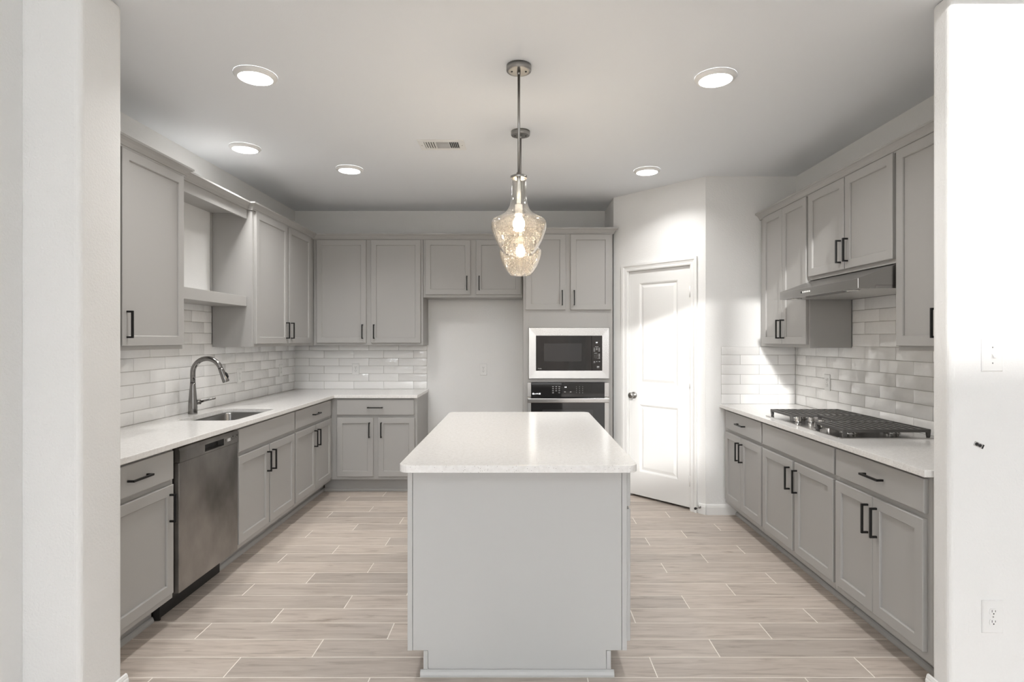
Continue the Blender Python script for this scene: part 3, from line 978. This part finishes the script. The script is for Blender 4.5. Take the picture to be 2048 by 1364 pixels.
def oven():
    ox, oy, oz = 0.439, 5.32, 0.34
    m = thing('wall_oven', 'stainless and black glass wall oven behind the island, under the microwave', 'oven', (ox, oy, oz))
    def T(x): return x - ox
    def Z(z): return z - oz
    a, b, ga, gb = T(0.0635), T(0.8150), T(0.0985), T(0.7745)
    new_obj('body', boxes((T(0.085), T(0.80), 0.002, 0.5, Z(0.345), Z(1.022))), BLKPL, parent=m)
    p = thing_part = new_obj('control_panel', boxes((ga, gb, -0.024, -0.0006, Z(0.897), Z(1.0285))), BGLASS, parent=m, bevel=0.001)
    for u, v in ((a, ga - 0.0006), (gb + 0.0006, b)):
        new_obj('side_trim', boxes((u, v, -0.024, -0.0006, Z(0.897), Z(1.0285))), STEEL, parent=m, bevel=0.0015)
    y = -0.0246
    def bar(x, z, w, h=0.004):
        new_obj('key', boxes((T(x) - w / 2, T(x) + w / 2, y - 0.0003, y + 0.0004, Z(z) - h / 2, Z(z) + h / 2)), MARK, parent=p)
    for r_, zz in enumerate((0.9905, 0.972, 0.9535, 0.935)):
        for c_, xx in enumerate((0.300, 0.329, 0.357)):
            if r_ == 3 and c_ == 1: continue
            bar(xx, zz, 0.015, 0.005)
    k = 0
    for zz in (0.9905, 0.972, 0.9535, 0.935):
        for xx in (0.515, 0.545, 0.573):
            bm = bmesh.new(); add_text(bm, '123456789*0#'[k], 0.011, T(xx), y, Z(zz)); k += 1
            new_obj('key', bm, MARK, parent=p)
    bar(0.410, 0.943, 0.015, 0.005); bar(0.462, 0.943, 0.013, 0.005)
    bm = bmesh.new(); add_text(bm, '1:8', 0.017, T(0.414), y, Z(0.9865)); new_obj('display', bm, DIGIT, parent=p)
    bm = bmesh.new()
    lathe(bm, [(0.0075, y + 0.0004), (0.0075, y - 0.0004)], axis='y', origin=(T(0.117), 0, Z(0.926)), n=20)
    add_text(bm, 'profile', 0.014, T(0.147), y, Z(0.926))
    box(bm, T(0.170), T(0.184), y - 0.0003, y + 0.0004, Z(0.920), Z(0.932))
    new_obj('badge', bm, DIGIT, parent=p)
    d = new_obj('door', boxes((ga, gb, -0.026, -0.0006, Z(0.36), Z(0.893))), BGLASS, parent=m, bevel=0.001)
    for u, v in ((a, ga - 0.0006), (gb + 0.0006, b)):
        new_obj('side_trim', boxes((u, v, -0.026, -0.0006, Z(0.36), Z(0.893))), STEEL, parent=d, bevel=0.0015)
    new_obj('window', boxes((T(0.20), T(0.67), -0.0268, -0.0261, Z(0.47), Z(0.78))), BGLASS2, parent=d)
    bm = bmesh.new()
    box(bm, a, b, -0.078, -0.058, Z(0.848), Z(0.889))
    box(bm, a + 0.004, a + 0.030, -0.058, -0.0262, Z(0.855), Z(0.882)); box(bm, b - 0.030, b - 0.004, -0.058, -0.0262, Z(0.855), Z(0.882))
    new_obj('handle', bm, STEELS, parent=d, bevel=0.006, seg=4)
oven()

# ---------------------------------------------------------------- dishwasher
def dishwasher():
    y0, y1 = 2.9045, 3.5155
    w = y1 - y0
    c = thing('dishwasher', 'smudged stainless dishwasher under the counter near the sink', 'dishwasher', (XL + 0.02, y0, 0), RL)
    F = -(2.313 - 1.755)     # face frame plane, local y
    f = -(2.313 - 1.728)     # door front
    new_obj('tub', boxes((0.006, w - 0.006, F + 0.02, -0.01, 0.115, 0.872)), BLKPL, parent=c)
    d = new_obj('door', boxes((0.004, w - 0.004, f, F + 0.015, 0.140, 0.800)), DWST, parent=c, bevel=0.004, seg=3)
    # control panel with a pocket handle
    bm = bmesh.new()
    px0, px1, pz0, pz1 = 0.235, 0.435, 0.812, 0.850
    z0, z1 = 0.802, 0.876
    prof = [(F + 0.015, z0), (f - 0.004, z0), (f - 0.004, z1 - 0.018), (f + 0.004, z1 - 0.004), (f + 0.014, z1), (F + 0.015, z1)]
    prism(bm, prof, 'x', 0.003, px0); prism(bm, prof, 'x', px1, w - 0.003)
    prof_lo = [(F + 0.015, z0), (f - 0.004, z0), (f - 0.004, pz0), (F + 0.015, pz0)]
    prof_hi = [(F + 0.015, pz1), (f - 0.004, pz1), (f - 0.004, z1 - 0.018), (f + 0.004, z1 - 0.004), (f + 0.014, z1), (F + 0.015, z1)]
    prism(bm, prof_lo, 'x', px0, px1); prism(bm, prof_hi, 'x', px0, px1)
    p = new_obj('control_panel', bm, DWST, parent=c)
    bm = bmesh.new()
    box(bm, px0 + 0.001, px1 - 0.001, F + 0.006, F + 0.014, pz0 + 0.001, pz1 - 0.001)
    new_obj('pocket_handle', bm, BLKPL, parent=p)
    bm = bmesh.new()
    yy = f - 0.0046
    box(bm, 0.475, 0.510, yy, yy + 0.0008, 0.825, 0.842)
    new_obj('display', bm, MARK, parent=p)
    for x, z, s in ((0.455, 0.838, .006), (0.455, 0.828, .004), (0.525, 0.838, .004), (0.535, 0.830, .004), (0.540, 0.846, .009), (0.553, 0.832, .004), (0.567, 0.840, .004), (0.578, 0.832, .004), (0.590, 0.845, .009), (0.578, 0.848, .004)):
        new_obj('button', boxes((x - s / 2, x + s / 2, yy, yy + 0.0008, z - s / 2, z + s / 2)), SLOT, parent=p)
    bm = boxes((0.002, w - 0.002, F + 0.085, F + 0.105, 0.004, 0.112), (0.002, 0.010, F + 0.07, F + 0.085, 0.004, 0.112))
    new_obj('kick_plate', bm, BLKPL, parent=c)
dishwasher()

# ---------------------------------------------------------------- sink and faucet
def sink():
    c = thing('sink', 'undermount stainless steel single-bowl sink', 'sink', ((SX0 + SX1) / 2, (SY0 + SY1) / 2, 0.66))
    cx, cy, cz = c.location
    bm = bmesh.new()
    g = 0.004
    loops = []
    def L(inset, z, r):
        return [bm.verts.new((x - cx, y - cy, z - cz)) for x, y in round_rect(SX0 + g + inset, SX1 - g - inset, SY0 + g + inset, SY1 - g - inset, r, 6)]
    loops.append(L(-0.010, 0.8848, 0.056)); loops.append(L(-0.0, 0.8848, 0.05)); loops.append(L(0.004, 0.875, 0.05)); loops.append(L(0.010, 0.705, 0.05)); loops.append(L(0.022, 0.684, 0.045)); loops.append(L(0.045, 0.676, 0.04)); loops.append(L(0.13, 0.672, 0.02))
    n = len(loops[0])
    for a, b in zip(loops, loops[1:]):
        for i in range(n):
            f = bm.faces.new((a[i], a[(i + 1) % n], b[(i + 1) % n], b[i])); f.smooth = True
    bm.faces.new(loops[-1])
    o = new_obj('bowl', bm, SINKST, parent=c)
    md = o.modifiers.new('thick', 'SOLIDIFY'); md.thickness = 0.0015; md.offset = -1
    bm = bmesh.new(); lathe(bm, [(0.042, 0.0135), (0.042, 0.0155), (0.030, 0.0165), (0.028, 0.014)])
    new_obj('drain', bm, STEELS, parent=c)
sink()

def faucet():
    fx, fy, fz = -2.252, 3.948, 0.9147
    c = thing('faucet', 'stainless pull-down gooseneck faucet behind the sink', 'faucet', (fx, fy, fz))
    bm = bmesh.new()
    lathe(bm, [(0.029, 0.0), (0.0295, 0.004), (0.0285, 0.05), (0.026, 0.10), (0.0215, 0.155), (0.0180, 0.195), (0.0172, 0.213)])
    new_obj('base', bm, FAUC, parent=c)
    bm = bmesh.new()
    R = 0.098
    zc = 0.270
    pts = [(0, 0, 0.2135), (0, 0, zc)]
    for i in range(1, 19):
        a = PI - i * (PI - math.radians(18)) / 18
        pts.append((R + R * math.cos(a), 0, zc + 0.012 + R * math.sin(a)))
    tube(bm, pts, [0.0165] * 2 + [0.0165] * 16 + [0.0160] * 2, 20)
    sp = new_obj('spout', bm, FAUC, parent=c)
    p = Vector(pts[-1]); d = (Vector(pts[-1]) - Vector(pts[-2])).normalized()
    bm = bmesh.new()
    q = [p + d * t for t in (0.0005, 0.012, 0.05, 0.095, 0.100)]
    tube(bm, q, [0.0166, 0.0172, 0.0195, 0.0225, 0.020], 20)
    h = new_obj('spray_head', bm, FAUC, parent=sp)
    bm = bmesh.new()
    e = p + d * 0.055 + Vector((0.0205, 0, 0.006))
    tube(bm, [e + d * -0.02, e + d * -0.008 + Vector((0.004, 0, 0)), e + d * 0.012 + Vector((0.004, 0, 0)), e + d * 0.022], [0.004, 0.006, 0.006, 0.003], 10)
    new_obj('spray_button', bm, BLKPL, parent=h)
    bm = bmesh.new()
    tube(bm, [(0.012, 0.016, 0.078), (0.030, 0.040, 0.078)], [0.0165, 0.0165], 18)
    lathe_c = (0.030, 0.040, 0.078)
    lv = new_obj('lever', bm, FAUC, parent=c)
    bm = bmesh.new()
    tube(bm, [(0.034, 0.045, 0.080), (0.062, 0.055, 0.088), (0.118, 0.070, 0.102)], [0.0085, 0.0065, 0.0075], 12)
    new_obj('lever_arm', bm, FAUC, parent=lv)
faucet()

# ---------------------------------------------------------------- cooktop
def cooktop():
    x0, x1, y0, y1, z = 1.680, 2.190, 3.030, 3.944, 0.9017
    c = thing('gas_cooktop', 'five-burner stainless gas cooktop with black grates', 'cooktop', (x0, y0, z))
    W_, H_ = x1 - x0, y1 - y0
    bm = bmesh.new()
    prism(bm, round_rect(0, W_, 0, H_, 0.012, 4), 'z', 0.0, 0.006)
    new_obj('tray', bm, STEELS, parent=c, bevel=0.002)
    burners = [(0.150, 0.165, 0.040), (0.385, 0.165, 0.032), (0.300, H_ / 2, 0.055), (0.150, H_ - 0.165, 0.040), (0.385, H_ - 0.165, 0.032)]
    for bx, by, r in burners:
        bm = bmesh.new()
        lathe(bm, [(r + 0.012, 0.0062), (r + 0.008, 0.010), (r + 0.002, 0.012), (r, 0.022), (r - 0.003, 0.024)], cx=bx, cy=by, n=24)
        b = new_obj('burner', bm, STEEL, parent=c)
        bm = bmesh.new()
        lathe(bm, [(r * 0.92, 0.0242), (r * 0.92, 0.030), (r * 0.82, 0.033), (r * 0.2, 0.034)], cx=bx, cy=by, n=24)
        new_obj('burner_cap', bm, IRON, parent=b)
    gz0, gz1 = 0.038, 0.049
    def grate(ya, yb, xa, xb):
        bm = bmesh.new()
        bw = 0.0065
        nb = max(3, int(round((xb - xa) / 0.042)) + 1)
        for i in range(nb):
            xx = xa + bw + (xb - xa - 2 * bw) * i / (nb - 1)
            if i in (0, nb - 1):
                box(bm, xx - bw, xx + bw, ya, yb, gz0 - 0.004, gz1)
            else:
                box(bm, xx - 0.0085, xx + 0.0085, ya + 0.012, yb - 0.012, gz0, gz1 - 0.0003)
        for yy in (ya, yb - 0.013):
            box(bm, xa + 2 * bw, xb - 2 * bw, yy, yy + 0.013, gz0 - 0.006, gz1 - 0.0002)
        ym = (ya + yb) / 2
        box(bm, xa + 2 * bw, xb - 2 * bw, ym - 0.005, ym + 0.005, gz0 - 0.006, gz1 - 0.0040)
        for xx in (xa, xb - 0.022):
            for yy in (ya, yb - 0.014):
                v = [(xx, gz0 - 0.002), (xx + 0.022, gz0 - 0.002), (xx + 0.019, 0.0063), (xx + 0.004, 0.0063)]
                prism(bm, v, 'y', yy + 0.0005, yy + 0.0135)
        new_obj('grate', bm, IRON, parent=c, bevel=0.0012)
    grate(0.012, 0.305, 0.030, W_ - 0.016)
    grate(0.309, H_ - 0.309, 0.200, W_ - 0.016)
    grate(H_ - 0.305, H_ - 0.012, 0.030, W_ - 0.016)
    for kx, ky in ((0.068, 0.590), (0.068, 0.345), (0.142, 0.575), (0.150, 0.465), (0.142, 0.360)):
        bm = bmesh.new()
        lathe(bm, [(0.019, 0.0062), (0.021, 0.007), (0.021, 0.011), (0.0195, 0.012), (0.0185, 0.034), (0.0165, 0.036)], cx=kx, cy=ky, n=24)
        box(bm, kx - 0.0165, kx + 0.0165, ky - 0.004, ky + 0.004, 0.0358, 0.0415)
        k = new_obj('knob', bm, STEELS, parent=c)
        bm = bmesh.new()
        lathe(bm, [(0.024, 0.0060), (0.024, 0.0068), (0.0212, 0.0072)], cx=kx, cy=ky, n=24)
        new_obj('knob_ring', bm, BLKPL, parent=k)
cooktop()

# ---------------------------------------------------------------- range hood
def hood():
    y0, y1 = 2.976, 3.874
    c = thing('range_hood', 'stainless under-cabinet range hood over the gas cooktop', 'range hood', (0, 0, 0))
    bm = bmesh.new()
    xb = XR - 0.0095
    # skin: lip, sloping top, ends and a rim around the underside
    xf = 1.748
    prism(bm, [(xf, 1.692), (xf, 1.744), (1.957, 1.8195), (xb, 1.8195), (xb, 1.708), (1.84, 1.708), (1.84, 1.692)], 'y', y0, y1)
    new_obj('canopy', bm, HOODST, parent=c, bevel=0.002)
    bm = boxes((1.8405, xb, y0 + 0.001, y0 + 0.016, 1.693, 1.7075), (1.8405, xb, y1 - 0.016, y1 - 0.001, 1.693, 1.7075), (xb - 0.02, xb, y0 + 0.0165, y1 - 0.0165, 1.693, 1.7075))
    new_obj('rim', bm, HOODST, parent=c)
    ym = (y0 + y1) / 2
    for a, b in ((y0 + 0.018, ym - 0.003), (ym + 0.003, y1 - 0.018)):
        new_obj('filter', boxes((1.843, xb - 0.022, a, b, 1.694, 1.7072)), FILTER, parent=c, bevel=0.001)
    for yy in (y0 + 0.13, y1 - 0.13):
        bm = bmesh.new()
        lathe(bm, [(0.036, 1.6918), (0.036, 1.6895), (0.030, 1.6885)], cx=1.795, cy=yy, n=24)
        l = new_obj('lamp_trim', bm, STEELS, parent=c)
        bm = bmesh.new()
        lathe(bm, [(0.027, 1.6884), (0.027, 1.6872)], cx=1.795, cy=yy, n=24)
        new_obj('lamp_lens', bm, HOODL, parent=l)
    for i in range(6):
        bm = bmesh.new()
        yy = 3.575 - i * 0.020
        if i == 0:
            box(bm, xf - 0.0012, xf - 0.0002, yy - 0.006, yy + 0.006, 1.713, 1.724)
        else:
            lathe(bm, [(0.0055, xf - 0.0002), (0.0055, xf - 0.003), (0.004, xf - 0.0036)], axis='x', origin=(0, yy, 1.7185), n=14)
        new_obj('button' if i else 'indicator', bm, SLOT if i == 0 else WPLAST, parent=c)
hood()

# ---------------------------------------------------------------- pendants
def pendant(label, x, y):
    c = thing('pendant_light', label, 'pendant light', (x, y, 1.837), 0, 'pendants over the island')
    z0 = 1.837
    def Z(z): return z - z0
    bm = bmesh.new()
    lathe(bm, [(0.050, Z(CEIL - 0.028)), (0.0595, Z(CEIL - 0.026)), (0.0605, Z(CEIL - 0.022)), (0.0605, Z(CEIL - 0.0005))], n=36)
    k = new_obj('canopy', bm, NICKEL, parent=c)
    for s in (-1, 1):
        bm = bmesh.new(); lathe(bm, [(0.004, Z(CEIL - 0.031)), (0.005, Z(CEIL - 0.0282))], cx=s * 0.034, n=10)
        new_obj('screw', bm, SLOT, parent=k)
    bm = bmesh.new()
    lathe(bm, [(0.0085, Z(CEIL - 0.045)), (0.0085, Z(CEIL - 0.0285))], n=14)
    lathe(bm, [(0.0065, Z(2.237)), (0.0065, Z(CEIL - 0.0455))], n=14)
    new_obj('rod', bm, NICKEL, parent=c)
    bm = bmesh.new()
    lathe(bm, [(0.039, Z(2.208)), (0.040, Z(2.210)), (0.040, Z(2.219)), (0.036, Z(2.221)), (0.013, Z(2.224)), (0.011, Z(2.236))], n=32)
    new_obj('cap', bm, NICKEL, parent=c)
    bm = bmesh.new()
    lathe(bm, [(0.010, Z(2.085)), (0.010, Z(2.2075))], n=14)
    lathe(bm, [(0.017, Z(2.030)), (0.018, Z(2.034)), (0.018, Z(2.080)), (0.010, Z(2.0845))], n=18)
    new_obj('socket', bm, WPLAST, parent=c)
    bm = bmesh.new()
    pr = [(0.0355, 2.2075), (0.0362, 2.17), (0.0368, 2.13), (0.0400, 2.100), (0.0480, 2.070), (0.0660, 2.043), (0.0960, 2.024), (0.1190, 2.012), (0.1310, 1.999), (0.1350, 1.984),
          (0.1340, 1.968), (0.1270, 1.942), (0.1140, 1.908), (0.0970, 1.876), (0.0800, 1.852), (0.0690, 1.841), (0.0650, 1.837)]
    n = 48
    # smooth the hand-set profile
    pp = []
    for i in range(len(pr) - 1):
        p0, p1, p2, p3 = pr[max(i - 1, 0)], pr[i], pr[i + 1], pr[min(i + 2, len(pr) - 1)]
        for t in (0, 1 / 3, 2 / 3):
            q = []
            for a in range(2):
                q.append(0.5 * (2 * p1[a] + (p2[a] - p0[a]) * t + (2 * p0[a] - 5 * p1[a] + 4 * p2[a] - p3[a]) * t * t + (-p0[a] + 3 * p1[a] - 3 * p2[a] + p3[a]) * t ** 3))
            pp.append(tuple(q))
    pp.append(pr[-1])
    # outer skin, rim, inner skin: real glass thickness
    th = 0.0028
    prof = [(r, Z(z)) for r, z in pp] + [(r - th, Z(z + (0.001 if i < 3 else 0))) for i, (r, z) in enumerate(reversed(pp))]
    lathe(bm, prof, n=n, cap=False)
    new_obj('shade', bm, GLASS, parent=c)
    bm = bmesh.new()
    lathe(bm, [(0.004, Z(1.9575)), (0.017, Z(1.961)), (0.025, Z(1.970)), (0.029, Z(1.984)), (0.027, Z(1.999)), (0.020, Z(2.013)), (0.014, Z(2.023)), (0.013, Z(2.0295))], n=24)
    new_obj('bulb', bm, BULB, parent=c)
pendant('seeded glass pendant hanging in front, over the near half of the island', -0.008, 2.79)
pendant('seeded glass pendant half hidden behind the first one, over the far half of the island', 0.0, 3.67)

# ---------------------------------------------------------------- recessed ceiling lights
def downlight(label, x, y):
    c = thing('recessed_light', label, 'ceiling light', (x, y, CEIL - 0.0003), 0, 'round recessed ceiling lights')
    bm = bmesh.new()
    lathe(bm, [(0.102, 0.0), (0.103, -0.006), (0.098, -0.013), (0.084, -0.020), (0.0815, -0.021), (0.0812, -0.014)], n=48, cap=False)
    new_obj('trim_ring', bm, TRIMW, parent=c)
    bm = bmesh.new()
    lathe(bm, [(0.0808, -0.013), (0.0808, -0.0195), (0.070, -0.0205), (0.002, -0.0210)], n=48)
    new_obj('lens', bm, LENS, parent=c)
    ld = bpy.data.lights.new('downlight_beam', 'AREA')
    ld.shape = 'DISK'; ld.size = 0.15; ld.energy = LAMP_POWER; ld.spread = math.radians(134)
    ld.color = (1.0, 0.985, 0.965)
    lo = bpy.data.objects.new('downlight_beam', ld)
    COL.objects.link(lo); lo.parent = c; lo.location = (0, 0, -0.024)
downlight('round recessed ceiling light left of the pendants, closest to the camera', -1.330, 2.883)
downlight('round recessed ceiling light above the sink and faucet', -1.903, 3.969)
downlight('round recessed ceiling light in front of the back-wall double-door cabinet', -1.330, 4.468)
downlight('round recessed ceiling light right of the pendants, closest to the camera', 0.986, 2.905)
downlight('round recessed ceiling light in front of the pantry door', 0.993, 4.508)

# ---------------------------------------------------------------- ceiling vent
def vent():
    x0, x1, y0, y1 = -0.690, -0.378, 3.816, 4.016
    c = thing('ceiling_vent', 'white rectangular air vent in the ceiling', 'vent', ((x0 + x1) / 2, (y0 + y1) / 2, CEIL - 0.0003))
    w, d = (x1 - x0) / 2, (y1 - y0) / 2
    ix, iy = 0.118, 0.062
    bm = boxes((-w, -ix, -d, d, -0.006, 0), (ix, w, -d, d, -0.006, 0), (-ix, ix, -d, -iy, -0.006, 0), (-ix, ix, iy, d, -0.006, 0))
    new_obj('frame', bm, WPLAST, parent=c, bevel=0.0015)
    new_obj('duct_opening', boxes((-ix, ix, -iy, iy, -0.0012, -0.0002)), SLOT, parent=c)
    def blade(x0, x1, t):
        bm = bmesh.new()
        prism(bm, [(x0, -0.0014), (x0 + t, -0.0014), (x1 + t, -0.0075), (x1, -0.0075)], 'y', -iy + 0.001, iy - 0.001)
        new_obj('louver', bm, WPLAST, parent=c)
    for i in range(5):
        a = -0.113 + i * 0.0165
        blade(a + 0.004, a - 0.0005, 0.0040)
        b = 0.062 + i * 0.0125
        blade(b, b + 0.0040, 0.0026)
    for i in range(9):
        bm = bmesh.new()
        yy = -0.055 + i * 0.0133
        prism(bm, [(yy + 0.0040, -0.0014), (yy + 0.0085, -0.0014), (yy + 0.0055, -0.0070), (yy + 0.0020, -0.0070)], 'x', -0.036, 0.050)
        new_obj('louver', bm, WPLAST, parent=c)
    new_obj('louver', boxes((-0.040, -0.0365, -iy, iy, -0.0072, -0.0013)), WPLAST, parent=c)
    new_obj('louver', boxes((0.0505, 0.054, -iy, iy, -0.0072, -0.0013)), WPLAST, parent=c)
    for s in (-1, 1):
        bm = bmesh.new(); lathe(bm, [(0.0032, -0.0072), (0.004, -0.0061)], cx=s * 0.137, n=10)
        new_obj('screw', bm, NICKEL, parent=c)
vent()

# ---------------------------------------------------------------- outlets, switch, bracket
def plate_thing(name, label, cat, loc, rotz, kind, w=0.074, h=0.118, group=None):
    c = thing(name, label, cat, loc, rotz, group)
    bm = bmesh.new()
    rings_panel(bm, -w / 2, w / 2, -h / 2, h / 2, [(0, -0.0003), (0, -0.003), (0.0035, -0.0058)])
    new_obj('cover_plate', bm, WPLAST, parent=c)
    if kind == 'outlet':
        for s in (-1, 1):
            bm = bmesh.new()
            zc = s * 0.0195
            pts = [(0.0165 * math.cos(a) if abs(math.cos(a)) < 0.9 else 0.0155 * math.copysign(1, math.cos(a)), zc + max(-0.0125, min(0.0125, 0.0165 * math.sin(a)))) for a in [2 * PI * i / 24 for i in range(24)]]
            prism(bm, pts, 'y', -0.0058, -0.0082)
            r = new_obj('receptacle', bm, WPLAST, parent=c)
            bm = boxes((-0.0075, -0.0055, -0.0086, -0.0083, zc - 0.001, zc + 0.008), (0.0055, 0.0075, -0.0086, -0.0083, zc, zc + 0.007))
            lathe(bm, [(0.0026, -0.0083), (0.0026, -0.0086)], axis='y', origin=(0, 0, zc - 0.0065), n=10)
            new_obj('slots', bm, SLOT, parent=r)
        bm = bmesh.new(); lathe(bm, [(0.003, -0.0059), (0.0025, -0.0068)], axis='y', n=10)
        new_obj('screw', bm, NICKEL, parent=c)
    else:
        bm = boxes((-0.0055, 0.0055, -0.0068, -0.0059, -0.0125, 0.0125))
        new_obj('switch_slot', bm, WPLAST, parent=c)
        bm = bmesh.new()
        prism(bm, [(-0.0069, -0.006), (-0.0069, 0.006), (-0.0135, -0.0015), (-0.0185, -0.009), (-0.016, -0.0115)], 'x', -0.0042, 0.0042)
        new_obj('toggle', bm, WPLAST, parent=c)
        for s in (-1, 1):
            bm = bmesh.new(); lathe(bm, [(0.003, -0.0059), (0.0025, -0.0068)], axis='y', origin=(0, 0, s * 0.030), n=10)
            new_obj('screw', bm, NICKEL, parent=c)
GO = 'white duplex wall outlets'
TW = TT + 0.0008
plate_thing('electrical_outlet', 'white outlet on the sink-side tile, right of the faucet spout', 'outlet', (XL + TW, 4.745, 1.124), RL, 'outlet', group=GO)
plate_thing('electrical_outlet', 'white outlet on the sink-side tile close to the room corner', 'outlet', (XL + TW, 5.566, 1.127), RL, 'outlet', group=GO)
plate_thing('electrical_outlet', 'white outlet on the back-wall tile under the double-door cabinet', 'outlet', (-1.700, YB - TW, 1.121), 0, 'outlet', group=GO)
plate_thing('electrical_outlet', 'white outlet on the bare painted wall in the fridge space', 'outlet', (-0.383, YB - 0.0005, 1.116), 0, 'outlet', group=GO)
plate_thing('electrical_outlet', 'white outlet on the tile behind the gas cooktop', 'outlet', (XR - TW, 4.184, 1.113), RR, 'outlet', group=GO)
plate_thing('electrical_outlet', 'white outlet low on the front wall, below the light switch', 'outlet', (1.801, 2.1945, 0.369), 0, 'outlet', 0.080, 0.124, GO)
plate_thing('light_switch', 'white toggle light switch on the front wall', 'light switch', (1.799, 2.1945, 1.366), 0, 'switch', 0.080, 0.124)
def bracket():
    c = thing('wall_bracket', 'tiny tilted metal mounting bracket on the wall under the light switch', 'bracket', (1.750, 2.1945, 1.023))
    M = Matrix.Rotation(math.radians(24), 4, 'Y')
    bm = bmesh.new()
    prism(bm, round_rect(-0.019, 0.019, -0.0085, 0.0085, 0.002, 3), 'y', -0.0003, -0.0022); bm.transform(M)
    p = new_obj('plate', bm, STEELS, parent=c)
    for xx in (-0.009, 0.004):
        bm = bmesh.new(); lathe(bm, [(0.0062, -0.0023), (0.0062, -0.0036), (0.003, -0.0042)], axis='y', origin=(xx, 0, 0), n=14); bm.transform(M)
        new_obj('screw', bm, SLOT, parent=c)
    bm = boxes((0.0145, 0.018, -0.004, -0.0023, -0.008, 0.008)); bm.transform(M)
    new_obj('clip', bm, SLOT, parent=c)
bracket()
